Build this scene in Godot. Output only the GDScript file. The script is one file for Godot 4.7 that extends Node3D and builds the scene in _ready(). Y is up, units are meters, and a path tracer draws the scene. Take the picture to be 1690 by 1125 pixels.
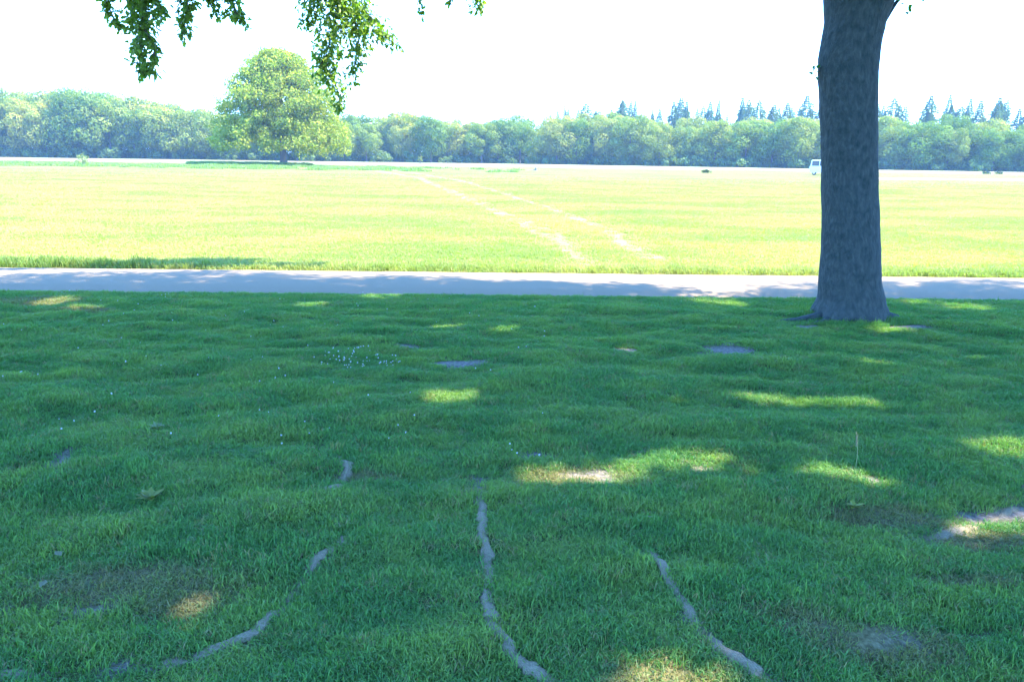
extends Node3D
# A shaded lawn beside a pale path, a bright field beyond it and a wood on the horizon.

const SUN_TO := Vector3(0.53, 0.80, 0.0)      # towards the sun: high and to the right

var noise_low := FastNoiseLite.new()
var noise_mid := FastNoiseLite.new()
var noise_fine := FastNoiseLite.new()
var M := {}

# ---------------------------------------------------------------- naming
var used_names := {}
func numbered(called: String) -> String:
	var n: int = used_names.get(called, 0)
	used_names[called] = n + 1
	return called if n == 0 else "%s_%03d" % [called, n]

func tag(o: Node, label: String, category: String, group := "", kind := "") -> Node:
	if label: o.set_meta("label", label)
	if category: o.set_meta("category", category)
	if group: o.set_meta("group", group)
	if kind: o.set_meta("kind", kind)
	return o

func thing(called: String, at: Vector3, label: String, category: String, group := "") -> Node3D:
	var o := Node3D.new()
	o.name = numbered(called)
	add_child(o)
	o.position = at
	tag(o, label, category, group)
	return o

func part(called: String, mesh: Mesh, mat: Material, parent: Node) -> MeshInstance3D:
	var o := MeshInstance3D.new()
	o.name = called if parent != self else numbered(called)
	o.mesh = mesh
	o.material_override = mat
	parent.add_child(o, true)
	return o

func scatter(called: String, mesh: Mesh, mat: Material, buffer: PackedFloat32Array, parent: Node) -> MultiMeshInstance3D:
	var mm := MultiMesh.new()
	mm.transform_format = MultiMesh.TRANSFORM_3D
	mm.use_colors = true
	mm.mesh = mesh
	mm.instance_count = buffer.size() / 16
	mm.buffer = buffer
	var o := MultiMeshInstance3D.new()
	o.name = called if parent != self else numbered(called)
	o.multimesh = mm
	o.material_override = mat
	parent.add_child(o, true)
	return o

func push(buffer: PackedFloat32Array, b: Basis, p: Vector3, c: Color) -> void:
	buffer.append_array(PackedFloat32Array([b.x.x, b.y.x, b.z.x, p.x, b.x.y, b.y.y, b.z.y, p.y, b.x.z, b.y.z, b.z.z, p.z, c.r, c.g, c.b, 1.0]))

# ---------------------------------------------------------------- mesh helpers
class Faces:
	var v := PackedVector3Array()
	var c := PackedColorArray()
	func tri(a: Vector3, b: Vector3, d: Vector3, col: Color) -> void:
		v.append(a); v.append(b); v.append(d)
		c.append(col); c.append(col); c.append(col)
	func quad(a: Vector3, b: Vector3, d: Vector3, e: Vector3, col: Color) -> void:
		tri(a, b, d, col)
		tri(a, d, e, col)
	func mesh() -> ArrayMesh:
		var arr := []
		arr.resize(Mesh.ARRAY_MAX)
		arr[Mesh.ARRAY_VERTEX] = v
		arr[Mesh.ARRAY_COLOR] = c
		var m := ArrayMesh.new()
		m.add_surface_from_arrays(Mesh.PRIMITIVE_TRIANGLES, arr)
		return m

func smooth_mesh(v: PackedVector3Array, idx: PackedInt32Array, uv: PackedVector2Array, col := PackedColorArray()) -> ArrayMesh:
	# normals summed over the faces; front faces run clockwise
	var n := PackedVector3Array()
	n.resize(v.size())
	for i in range(0, idx.size(), 3):
		var a := v[idx[i]]
		var f := (v[idx[i + 2]] - a).cross(v[idx[i + 1]] - a)
		n[idx[i]] += f; n[idx[i + 1]] += f; n[idx[i + 2]] += f
	for i in n.size():
		n[i] = n[i].normalized()
	var arr := []
	arr.resize(Mesh.ARRAY_MAX)
	arr[Mesh.ARRAY_VERTEX] = v
	arr[Mesh.ARRAY_NORMAL] = n
	arr[Mesh.ARRAY_INDEX] = idx
	if uv.size(): arr[Mesh.ARRAY_TEX_UV] = uv
	if col.size(): arr[Mesh.ARRAY_COLOR] = col
	var m := ArrayMesh.new()
	m.add_surface_from_arrays(Mesh.PRIMITIVE_TRIANGLES, arr)
	return m

func tube(points: Array, radii: Array, sides: int, bump := 0.0, seed_at := 0.0, flat := 1.0) -> ArrayMesh:
	# a tapered limb through the points; uv in metres
	var v := PackedVector3Array()
	var uv := PackedVector2Array()
	var idx := PackedInt32Array()
	var run := 0.0
	var across := Vector3(1, 0, 0.13).normalized()
	for i in points.size():
		var p: Vector3 = points[i]
		var t: Vector3 = (points[mini(i + 1, points.size() - 1)] - points[maxi(i - 1, 0)]).normalized()
		if i > 0: run += p.distance_to(points[i - 1])
		var bx := (across - t * across.dot(t)).normalized()
		across = bx
		var by := t.cross(bx)
		for s in sides + 1:
			var a := TAU * s / sides
			var r: float = radii[i]
			if bump > 0.0:
				r *= 1.0 + bump * noise_mid.get_noise_3d(cos(a) * 1.2 + seed_at, run * 1.5, sin(a) * 1.2)
			v.append(p + (bx * cos(a) + by * sin(a)) * r * Vector3(1, flat, 1))
			uv.append(Vector2(float(s) / sides * TAU * 0.28, run))
	for i in points.size() - 1:
		for s in sides:
			var a := i * (sides + 1) + s
			var b := a + sides + 1
			idx.append_array(PackedInt32Array([a, a + 1, b, a + 1, b + 1, b]))
	return smooth_mesh(v, idx, uv)

func leaf(f: Faces, at: Vector3, dir: Vector3, up: Vector3, length: float, width: float, col: Color) -> void:
	# a folded pointed leaf of four faces
	var side := dir.cross(up).normalized()
	var nrm := side.cross(dir).normalized()
	var t := at + dir * length - nrm * length * 0.12
	var m := at + dir * length * 0.5 - nrm * width * 0.16
	var l := at + dir * length * 0.45 + side * width * 0.5
	var r := at + dir * length * 0.45 - side * width * 0.5
	f.tri(at, l, m, col); f.tri(m, l, t, col)
	f.tri(at, m, r, col); f.tri(m, t, r, col)

func lobed_leaf(f: Faces, at: Vector3, dir: Vector3, up: Vector3, length: float, width: float, col: Color) -> void:
	# a leaf with a wavy, lobed edge, for the twigs near the camera
	var side := dir.cross(up).normalized()
	var nrm := side.cross(dir).normalized()
	var outline := [[0.0, 0.02], [0.22, 0.34], [0.32, 0.22], [0.52, 0.5], [0.62, 0.33], [0.8, 0.36], [1.0, 0.0]]
	for s in [-1.0, 1.0]:
		for k in outline.size() - 1:
			var p = outline[k]
			var q = outline[k + 1]
			var droop := func(u: float) -> Vector3: return -nrm * length * 0.22 * u * u
			var a: Vector3 = at + dir * length * p[0] + side * s * width * p[1] + droop.call(p[0]) + nrm * width * 0.18 * p[1]
			var b: Vector3 = at + dir * length * q[0] + side * s * width * q[1] + droop.call(q[0]) + nrm * width * 0.18 * q[1]
			var c: Vector3 = at + dir * length * p[0] + droop.call(p[0])
			var d: Vector3 = at + dir * length * q[0] + droop.call(q[0])
			if k > 0: f.tri(a, b, c, col)
			f.tri(b, d, c, col)

func rand_dir(r: RandomNumberGenerator) -> Vector3:
	var z := r.randf_range(-1, 1)
	var a := r.randf_range(0, TAU)
	return Vector3(cos(a) * sqrt(1 - z * z), z, sin(a) * sqrt(1 - z * z))

# ---------------------------------------------------------------- the lie of the land
func path_near(x: float) -> float: return -8.93 - 0.027 * x
func path_far(x: float) -> float: return -10.94 - 0.024 * x

var roots := [
	# the polylines (x, z) of the roots that show in the lawn, radius, height of their top above the lawn
	{"line": [[-0.70, -2.95], [-0.775, -2.76], [-0.80, -2.6], [-0.815, -2.44], [-0.86, -2.29], [-0.95, -2.19], [-1.08, -2.12], [-1.24, -2.08], [-1.45, -2.05], [-1.7, -2.05]], "r": 0.030, "top": 0.013},
	{"line": [[-0.16, -3.6], [-0.135, -3.3], [-0.115, -3.02], [-0.085, -2.75], [-0.075, -2.5], [-0.055, -2.31], [0.01, -2.16], [0.12, -2.06], [0.26, -1.95], [0.4, -1.8]], "r": 0.027, "top": 0.013},
	{"line": [[0.57, -2.88], [0.60, -2.74], [0.62, -2.6], [0.635, -2.45], [0.66, -2.31], [0.71, -2.21], [0.77, -2.13], [0.9, -2.03], [1.1, -1.9]], "r": 0.030, "top": 0.013},
	{"line": [[2.9, -3.95], [2.74, -3.7], [2.5, -3.42], [2.27, -3.26], [2.02, -3.14], [1.85, -3.08]], "r": 0.03, "top": 0.008},
	{"line": [[-1.1, -4.08], [-1.02, -3.97], [-0.92, -3.82], [-0.85, -3.68], [-0.85, -3.5], [-0.9, -3.4]], "r": 0.028, "top": 0.012},
]
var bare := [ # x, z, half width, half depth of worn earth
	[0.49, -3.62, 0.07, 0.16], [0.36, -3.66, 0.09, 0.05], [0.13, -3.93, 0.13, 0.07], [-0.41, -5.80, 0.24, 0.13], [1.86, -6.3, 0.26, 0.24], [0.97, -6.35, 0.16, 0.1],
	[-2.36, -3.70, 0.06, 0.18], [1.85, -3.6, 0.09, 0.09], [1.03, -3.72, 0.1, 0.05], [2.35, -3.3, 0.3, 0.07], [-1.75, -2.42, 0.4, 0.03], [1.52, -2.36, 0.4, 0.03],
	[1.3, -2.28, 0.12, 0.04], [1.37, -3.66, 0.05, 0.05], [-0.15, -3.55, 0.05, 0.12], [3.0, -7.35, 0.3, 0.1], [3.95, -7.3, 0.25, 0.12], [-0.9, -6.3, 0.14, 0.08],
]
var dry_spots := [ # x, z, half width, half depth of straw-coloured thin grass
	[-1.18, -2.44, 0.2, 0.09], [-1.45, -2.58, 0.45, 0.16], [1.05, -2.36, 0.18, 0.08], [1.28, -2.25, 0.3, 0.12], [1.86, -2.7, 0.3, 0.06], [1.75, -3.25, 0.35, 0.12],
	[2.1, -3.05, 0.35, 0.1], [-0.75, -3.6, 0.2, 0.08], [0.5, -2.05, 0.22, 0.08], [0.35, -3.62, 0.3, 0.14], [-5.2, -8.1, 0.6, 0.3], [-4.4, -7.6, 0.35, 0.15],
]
var tracks := [ # pale wheel tracks worn into the field (x, z), half width
	{"line": [[1.19, -11.6], [1.05, -13.4], [0.85, -15.8], [0.34, -18.9], [-0.75, -25.0], [-2.3, -33.2], [-7.45, -60.0], [-30.0, -133.0]], "w": 0.34},
	{"line": [[2.22, -12.7], [2.22, -14.8], [2.13, -17.6], [1.6, -22.0], [0.28, -30.9], [-3.16, -51.3], [-26.7, -137.5]], "w": 0.30},
]

func line_distance(line: Array, x: float, z: float) -> float:
	var best := 1e9
	var p := Vector2(x, z)
	for i in line.size() - 1:
		var q := Geometry2D.get_closest_point_to_segment(p, Vector2(line[i][0], line[i][1]), Vector2(line[i + 1][0], line[i + 1][1]))
		best = minf(best, p.distance_squared_to(q))
	return sqrt(best)

func height(x: float, z: float) -> float:
	var near := path_near(x)
	var far := path_far(x)
	if z > near:
		var w := smoothstep(0.0, 1.2, z - near)
		var h := noise_low.get_noise_2d(x * 0.5, z * 1.0) * 0.048 + noise_mid.get_noise_2d(x * 0.8, z * 1.5) * 0.03
		return (h + 0.012) * w - 0.02 * (1.0 - smoothstep(0.0, 0.12, z - near))
	if z < far:
		var d := far - z
		return -0.02 * (1.0 - smoothstep(0.0, 0.15, d)) + smoothstep(0.3, 6.0, d) * (noise_low.get_noise_2d(x * 0.12, z * 0.12) * 0.05 + noise_low.get_noise_2d(x * 0.5 + 90.0, z * 0.5) * 0.025)
	return -0.035

func spot(list: Array, x: float, z: float) -> float:
	# 1 inside a spot of the list, ragged at its edge
	var best := 0.0
	for s in list:
		var dx: float = (x - s[0]) / s[2]
		var dz: float = (z - s[1]) / s[3]
		if absf(dx) < 2.2 and absf(dz) < 2.2:
			var d := sqrt(dx * dx + dz * dz) + noise_fine.get_noise_2d(x * 3.0, z * 5.0) * 0.7
			best = maxf(best, 1.0 - smoothstep(0.65, 1.25, d))
	return best

func bareness(x: float, z: float) -> float:
	if z < path_far(x):
		var b := 0.0
		for t in tracks:
			var d := line_distance(t.line, x, z)
			var w: float = t.w * (1.0 + 0.6 * noise_mid.get_noise_2d(x * 0.4, z * 0.4))
			b = maxf(b, (1.0 - smoothstep(w * 0.5, w * 1.3, d)) * (0.7 + 0.5 * noise_mid.get_noise_2d(x * 0.8, z * 0.25)))
		return clampf(b, 0.0, 1.0)
	var worn := spot(bare, x, z)
	for r in roots:
		var d := line_distance(r.line, x, z)
		worn = maxf(worn, 1.0 - smoothstep(r.r * 0.55, r.r * 1.1, d + noise_fine.get_noise_2d(x * 4.0, z * 4.0) * 0.012))
	return worn

# ---------------------------------------------------------------- materials
func noise_texture(freq: float, kind: int, octaves: int, from: Color, to: Color, seed_n: int, size := 512, normal := false, bump := 4.0) -> NoiseTexture2D:
	var n := FastNoiseLite.new()
	n.noise_type = kind
	n.frequency = freq
	n.fractal_octaves = octaves
	n.seed = seed_n
	var t := NoiseTexture2D.new()
	t.width = size
	t.height = size
	t.seamless = true
	t.noise = n
	if normal:
		t.as_normal_map = true
		t.bump_strength = bump
	else:
		var g := Gradient.new()
		g.set_color(0, from)
		g.set_color(1, to)
		t.color_ramp = g
	return t

func lin(r: float, g: float, b: float) -> Color: return Color(r, g, b).linear_to_srgb()

func plain(called: String, c: Color, rough := 0.8, spec := 0.3) -> StandardMaterial3D:
	var m := StandardMaterial3D.new()
	m.resource_name = called
	m.albedo_color = c
	m.roughness = rough
	m.metallic_specular = spec
	M[called] = m
	return m

func foliage(called: String, through: Color, rough := 0.55, spec := 0.3) -> StandardMaterial3D:
	var m := plain(called, Color.WHITE, rough, spec)
	m.vertex_color_use_as_albedo = true
	m.backlight_enabled = true
	m.backlight = through
	m.cull_mode = BaseMaterial3D.CULL_DISABLED
	return m

func make_materials() -> void:
	foliage("grass_blade", Color(0.9, 1.0, 0.55), 0.5, 0.35)
	foliage("leaf", Color(0.95, 1.0, 0.45), 0.45, 0.4)
	foliage("far_leaf", Color(0.85, 0.95, 0.4), 0.7, 0.15)
	foliage("petal", Color(0.6, 0.6, 0.6), 0.7, 0.2)
	var g := plain("ground", Color.WHITE, 0.95, 0.15)
	g.vertex_color_use_as_albedo = true
	g.uv1_triplanar = true
	g.uv1_world_triplanar = true
	g.uv1_scale = Vector3(0.9, 0.9, 0.9)
	g.albedo_texture = noise_texture(0.03, FastNoiseLite.TYPE_SIMPLEX, 6, Color(0.62, 0.62, 0.6), Color(1, 1, 1), 3, 1024)
	g.normal_enabled = true
	g.normal_texture = noise_texture(0.05, FastNoiseLite.TYPE_SIMPLEX, 6, Color.BLACK, Color.WHITE, 4, 1024, true, 8.0)
	g.normal_scale = 0.6
	var p := plain("asphalt", Color.WHITE, 0.9, 0.25)
	p.uv1_triplanar = true
	p.uv1_world_triplanar = true
	p.uv1_scale = Vector3(1.6, 1.6, 1.6)
	p.albedo_texture = noise_texture(0.12, FastNoiseLite.TYPE_SIMPLEX, 5, lin(0.12, 0.088, 0.052), lin(0.28, 0.205, 0.132), 7, 1024)
	p.normal_enabled = true
	p.normal_texture = noise_texture(0.3, FastNoiseLite.TYPE_SIMPLEX, 3, Color.BLACK, Color.WHITE, 8, 512, true, 5.0)
	p.normal_scale = 0.5
	var b := plain("bark", Color.WHITE, 0.85, 0.25)
	b.albedo_texture = noise_texture(0.018, FastNoiseLite.TYPE_SIMPLEX, 6, lin(0.012, 0.022, 0.021), lin(0.062, 0.074, 0.064), 11, 1024)
	b.uv1_scale = Vector3(0.65, 0.36, 1)
	b.normal_enabled = true
	b.normal_texture = noise_texture(0.03, FastNoiseLite.TYPE_SIMPLEX, 6, Color.BLACK, Color.WHITE, 12, 1024, true, 10.0)
	b.normal_scale = 0.5
	# patches of lichen and darker bark, with their own scale
	b.detail_enabled = true
	b.detail_blend_mode = BaseMaterial3D.BLEND_MODE_MIX
	b.detail_uv_layer = BaseMaterial3D.DETAIL_UV_2
	b.uv2_triplanar = true
	b.uv2_world_triplanar = true
	b.uv2_scale = Vector3(0.9, 0.55, 0.9)
	b.detail_albedo = noise_texture(0.022, FastNoiseLite.TYPE_SIMPLEX, 5, Color(0.12, 0.17, 0.16, 0.9), Color(0.33, 0.33, 0.31, 0.25), 19, 512)
	var rb := plain("root_bark", Color.WHITE, 0.85, 0.25)
	rb.albedo_texture = noise_texture(0.03, FastNoiseLite.TYPE_SIMPLEX, 6, lin(0.07, 0.056, 0.036), lin(0.34, 0.28, 0.18), 13, 512)
	rb.uv1_scale = Vector3(4.0, 4.0, 1)
	rb.normal_enabled = true
	rb.normal_texture = noise_texture(0.06, FastNoiseLite.TYPE_SIMPLEX, 5, Color.BLACK, Color.WHITE, 14, 512, true, 10.0)
	plain("twig", lin(0.10, 0.08, 0.06), 0.8)
	plain("far_bark", lin(0.12, 0.10, 0.085), 0.9)
	var cp := plain("car_paint", lin(0.62, 0.64, 0.66), 0.3, 0.5)
	cp.clearcoat_enabled = true
	cp.clearcoat = 0.8
	cp.clearcoat_roughness = 0.1
	plain("car_glass", lin(0.02, 0.025, 0.03), 0.08, 0.6)
	plain("black_trim", lin(0.02, 0.02, 0.02), 0.6)
	plain("tyre", lin(0.02, 0.02, 0.02), 0.9)
	var ch := plain("chrome", lin(0.6, 0.6, 0.6), 0.25)
	ch.metallic = 0.9
	plain("lamp_glass", lin(0.75, 0.76, 0.78), 0.12, 0.6)

# ---------------------------------------------------------------- ground, path, grass
func graded(dense_from: float, dense_to: float, step: float, lo: float, hi: float, growth: float) -> PackedFloat32Array:
	var a := PackedFloat32Array()
	var x := dense_from
	while x <= dense_to:
		a.append(x)
		x += step
	var s := step
	x = a[a.size() - 1]
	while x < hi:
		s *= growth
		x = minf(x + s, hi)
		a.append(x)
	s = step
	x = dense_from
	var low := PackedFloat32Array()
	while x > lo:
		s *= growth
		x = maxf(x - s, lo)
		low.append(x)
	low.reverse()
	low.append_array(a)
	return low

func ground_color(x: float, z: float) -> Color:
	var soil := Color(0.20, 0.175, 0.15)
	if z > path_near(x):
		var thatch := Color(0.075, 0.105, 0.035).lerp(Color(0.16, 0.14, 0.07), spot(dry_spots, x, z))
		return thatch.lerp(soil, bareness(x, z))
	var n := noise_low.get_noise_2d(x * 0.06, z * 0.25)
	var meadow := Color(0.125, 0.145, 0.036).lerp(Color(0.18, 0.175, 0.058), clampf(0.55 + n * 1.1, 0.0, 1.0))
	meadow = meadow.lerp(Color(0.11, 0.15, 0.04), clampf(noise_mid.get_noise_2d(x * 0.15, z * 0.12) - 0.15, 0.0, 1.0) * 0.8)
	var sand := Color(0.30, 0.275, 0.20)
	var strip := (smoothstep(128.0, 140.0, -z) - smoothstep(205.0, 215.0, -z)) * (0.5 + noise_mid.get_noise_2d(x * 0.05, z * 0.1))
	meadow = meadow.lerp(sand, clampf(strip, 0.0, 0.7))
	return meadow.lerp(sand, bareness(x, z) * 0.5)

func build_ground() -> void:
	var xs := graded(-6.0, 6.0, 0.09, -420.0, 420.0, 1.06)
	var zs := graded(-12.0, -1.2, 0.075, -420.0, 60.0, 1.035)
	var v := PackedVector3Array()
	var col := PackedColorArray()
	var idx := PackedInt32Array()
	var nx := xs.size()
	for z in zs:
		for x in xs:
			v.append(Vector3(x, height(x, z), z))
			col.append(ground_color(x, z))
	for j in zs.size() - 1:
		for i in nx - 1:
			var a := j * nx + i
			idx.append_array(PackedInt32Array([a, a + 1, a + nx, a + 1, a + nx + 1, a + nx]))
	var o := part("ground", smooth_mesh(v, idx, PackedVector2Array(), col), M.ground, self)
	o.set_meta("kind", "structure")

func build_path() -> void:
	var v := PackedVector3Array()
	var idx := PackedInt32Array()
	var x := -70.0
	var n := 0
	while x <= 70.0:
		var e0 := noise_fine.get_noise_2d(x * 1.2, 3.0) * 0.05
		var e1 := noise_fine.get_noise_2d(x * 1.2, 9.0) * 0.05
		var near := path_near(x) + e0
		var far := path_far(x) + e1
		for k in 7:
			var t := k / 6.0
			v.append(Vector3(x, 0.004 + 0.028 * (1.0 - pow(absf(t - 0.5) * 2.0, 2.0)) - (0.03 if k == 0 or k == 6 else 0.0), lerpf(near, far, t)))
		n += 1
		x += 0.12 if absf(x) < 9.0 else 0.6
	for i in n - 1:
		for k in 6:
			var a := i * 7 + k
			idx.append_array(PackedInt32Array([a, a + 1, a + 7, a + 1, a + 8, a + 7]))
	var o := part("path", smooth_mesh(v, idx, PackedVector2Array()), M.asphalt, self)
	o.set_meta("kind", "structure")

func tuft(seed_n: int, blades: int, spread: float, width: float, straw: float) -> ArrayMesh:
	# blades of unit height; each bends its own way and has its own tint
	var r := RandomNumberGenerator.new()
	r.seed = seed_n
	var f := Faces.new()
	for i in blades:
		var a := r.randf_range(0, TAU)
		var d := sqrt(r.randf()) * spread
		var foot := Vector3(cos(a) * d, -0.12, sin(a) * d)
		var lean := r.randf_range(0, TAU)
		var bend := r.randf_range(0.1, 0.75)
		var h := r.randf_range(0.45, 1.0)
		if r.randf() < 0.07: h *= 1.35
		var out := Vector3(cos(lean), 0, sin(lean)) * spread * 0.9
		var turn := r.randf_range(0, TAU)
		var side := Vector3(cos(turn), 0, sin(turn)) * width * r.randf_range(0.7, 1.2)
		var c := Color(1, 1, 1) * r.randf_range(0.6, 1.35)
		c = c * Color(r.randf_range(0.85, 1.2), 1.0, r.randf_range(0.8, 1.15))
		if r.randf() < straw: c = Color(3.4, 1.75, 2.4) * r.randf_range(0.75, 1.15)
		var p0 := foot
		var p1 := foot + out * bend * 0.16 + Vector3.UP * (h * 0.5 + 0.06)
		var p2 := foot + out * bend * 0.55 + Vector3.UP * (h * 0.88 + 0.1)
		var p3 := foot + out * bend * 1.15 + Vector3.UP * (h * (1.06 - bend * 0.25) + 0.12)
		f.quad(p0 - side, p0 + side, p1 + side * 0.9, p1 - side * 0.9, c)
		f.quad(p1 - side * 0.9, p1 + side * 0.9, p2 + side * 0.6, p2 - side * 0.6, c)
		f.tri(p2 - side * 0.6, p2 + side * 0.6, p3, c)
	return f.mesh()

func build_lawn() -> void:
	var kinds := []
	var buffers := []
	for k in 6:
		kinds.append(tuft(100 + k, 30, 0.046, 0.0019, 0.05 + 0.03 * k))
		buffers.append(PackedFloat32Array())
	var r := RandomNumberGenerator.new()
	r.seed = 21
	var z := 1.2
	while z > -9.4:
		var step := 0.25
		var dist := -z
		var half := 9.5
		var density := lerpf(1900.0, 1150.0, smoothstep(2.5, 8.5, dist))
		var count := int(half * 2.0 * step * density)
		for i in count:
			var x := r.randf_range(-half, half)
			var zz := z - r.randf() * step
			var edge := zz - path_near(x)
			if edge < -0.04 + noise_fine.get_noise_2d(x * 1.2, 40.0) * 0.11: continue
			var worn := bareness(x, zz)
			if r.randf() < worn * 1.05: continue
			var dry := spot(dry_spots, x, zz)
			if r.randf() < dry * 0.35: continue
			var big := noise_low.get_noise_2d(x * 0.9 + 40.0, zz * 1.7)
			var small := noise_mid.get_noise_2d(x * 2.0, zz * 2.6)
			var tall := (0.026 + 0.013 * big + 0.011 * small) * r.randf_range(0.7, 1.25) * (1.0 - 0.55 * worn) * (1.0 - 0.4 * dry)
			var by_trunk := Vector2(x - 3.56, zz + 7.86).length()
			if by_trunk < 0.8: tall *= 1.0 + 1.6 * smoothstep(0.8, 0.4, by_trunk) * r.randf()
			tall = clampf(tall, 0.012, 0.12)
			if r.randf() < 0.012: tall *= 1.7
			var tone := noise_mid.get_noise_2d(x * 0.9 + 7.0, zz * 1.3)
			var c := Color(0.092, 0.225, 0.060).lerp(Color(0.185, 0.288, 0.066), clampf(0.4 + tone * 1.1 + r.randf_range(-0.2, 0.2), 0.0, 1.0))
			if r.randf() < 0.05: c = Color(0.24, 0.22, 0.10)
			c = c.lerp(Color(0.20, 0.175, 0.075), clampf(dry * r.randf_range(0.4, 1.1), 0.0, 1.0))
			var k := r.randi() % 6
			var b := Basis(Vector3.UP, r.randf_range(0, TAU)).scaled(Vector3(1, tall, 1) * Vector3(r.randf_range(0.85, 1.25), 1, r.randf_range(0.85, 1.25)))
			b = Basis(Vector3(r.randf_range(-1, 1), 0, r.randf_range(-1, 1)).normalized(), r.randf_range(0, 0.35)) * b
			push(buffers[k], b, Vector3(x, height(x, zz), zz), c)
		z -= step
	var lawn := Node3D.new()
	lawn.name = "lawn_grass"
	add_child(lawn)
	tag(lawn, "short uneven green grass of the shaded lawn before the path", "grass", "", "stuff")
	for k in 6:
		scatter("blades", kinds[k], M.grass_blade, buffers[k], lawn).set_meta("kind", "stuff")

func build_field_grass() -> void:
	var kinds := []
	var buffers := []
	for k in 4:
		kinds.append(tuft(200 + k, 24, 0.1, 0.0042, 0.22))
		buffers.append(PackedFloat32Array())
	var r := RandomNumberGenerator.new()
	r.seed = 33
	var z := -10.6
	while z > -72.0:
		var dist := -z
		var step := dist * 0.03
		var half := dist * 0.72 + 6.0
		var density := 2600.0 / dist * (1.0 - 0.97 * smoothstep(22.0, 70.0, dist))
		var count := int(half * 2.0 * step * density)
		for i in count:
			var x := r.randf_range(-half, half)
			var zz := z - r.randf() * step
			var edge := path_far(x) - zz
			if edge < -0.03 + noise_fine.get_noise_2d(x * 2.0, 60.0) * 0.08: continue
			var worn := bareness(x, zz)
			if r.randf() < worn: continue
			var rough := (1.0 - smoothstep(0.15, 0.75, edge)) * (0.35 + 0.65 * smoothstep(-4.2, -6.0, x)) * (0.6 + noise_mid.get_noise_2d(x * 1.5, 4.0))
			var tall := (0.055 + 0.02 * noise_mid.get_noise_2d(x, zz) + 0.08 * maxf(rough, 0.0)) * r.randf_range(0.6, 1.3) * (1.0 - 0.5 * worn)
			var tone := noise_low.get_noise_2d(x * 0.15, zz * 0.3) + r.randf_range(-0.25, 0.25)
			var c := Color(0.25, 0.31, 0.085).lerp(Color(0.40, 0.385, 0.135), clampf(0.55 + tone, 0.0, 1.0))
			c = c.lerp(Color(0.08, 0.17, 0.04), clampf(rough, 0.0, 1.0) * 0.8)
			var b := Basis(Vector3.UP, r.randf_range(0, TAU)).scaled(Vector3(1.1, maxf(tall, 0.02), 1.1))
			push(buffers[r.randi() % 4], b, Vector3(x, height(x, zz), zz), c)
		z -= step
	var field := Node3D.new()
	field.name = "field_grass"
	add_child(field)
	tag(field, "sunlit yellowish grass of the open field beyond the path", "grass", "", "stuff")
	for k in 4:
		scatter("blades", kinds[k], M.grass_blade, buffers[k], field).set_meta("kind", "stuff")
	# longer rough grass in a low band far out on the left
	var band := PackedFloat32Array()
	for i in 5200:
		var zz := -r.randf_range(84.0, 112.0)
		var x := zz * -1.0 * r.randf_range(-0.74, 0.05)
		var n := noise_mid.get_noise_2d(x * 0.12, zz * 0.16)
		if n < 0.1 + 0.5 * smoothstep(-25.0, 5.0, x): continue
		var s := r.randf_range(0.6, 1.3) * (0.5 + n)
		push(band, Basis(Vector3.UP, r.randf_range(0, TAU)).scaled(Vector3(5.0, 0.3 * s, 5.0)), Vector3(x, height(x, zz), zz), Color(0.16, 0.26, 0.07) * r.randf_range(0.8, 1.3))
	# the unmown grass round the lone tree's foot, lying mostly to its left
	for i in 1500:
		var a := r.randf_range(0, TAU)
		var q := sqrt(r.randf())
		var x := -40.5 + cos(a) * q * 9.5
		var zz := -119.0 + sin(a) * q * 4.5
		if noise_mid.get_noise_2d(x * 0.2, zz * 0.2) < -0.25: continue
		push(band, Basis(Vector3.UP, r.randf_range(0, TAU)).scaled(Vector3(3.0, r.randf_range(0.3, 0.55), 3.0)), Vector3(x, height(x, zz), zz), Color(0.16, 0.26, 0.07) * r.randf_range(0.8, 1.3))
	var o := scatter("rough_grass", tuft(300, 30, 0.12, 0.007, 0.15), M.grass_blade, band, self)
	tag(o, "longer green rough grass far out on the field's left side, round the lone tree", "grass", "", "stuff")

func build_roots() -> void:
	var labels := [
		"bare grey root curving away to the lower left through the lawn",
		"long thin grey root running up the lawn's middle toward the viewer",
		"grey root with cracks bending to the lower right, right of the middle one",
		"root by the worn sunlit earth near the lawn's right edge",
		"short grey root stub, left of the lawn's middle, farthest of the roots",
	]
	for k in roots.size():
		var curve := Curve3D.new()
		for p in roots[k].line:
			curve.add_point(Vector3(p[0], 0, p[1]))
		var points := []
		var radii := []
		var total := curve.get_baked_length()
		var steps := int(total / 0.012)
		for i in steps + 1:
			var q := curve.sample_baked(total * i / steps)
			q.x += noise_mid.get_noise_2d(total * i / steps * 3.0, k * 9.0) * 0.018
			var u := float(i) / steps
			var rad: float = roots[k].r * (0.75 + 0.35 * u) * (1.0 + 0.7 * noise_mid.get_noise_2d(total * i / steps * 4.0, k * 17.0)) * (1.0 + 0.5 * noise_fine.get_noise_2d(total * i / steps * 9.0, k * 31.0))
			var dip := noise_mid.get_noise_2d(total * i / steps * 2.2 + 20.0, k * 5.0) * 0.04
			dip -= (smoothstep(0.15, 0.0, u) + (smoothstep(0.55, 0.75, u) * 1.0 if k == 0 else 0.0)) * 0.03
			points.append(Vector3(q.x, height(q.x, q.z) + roots[k].top - rad * 0.5 + dip * 0.6, q.z))
			radii.append(rad)
		var o := part("exposed_root", tube(points, radii, 16, 0.55, k * 3.3, 0.5), M.root_bark, self)
		tag(o, labels[k], "tree root", "roots showing in the lawn")

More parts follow.
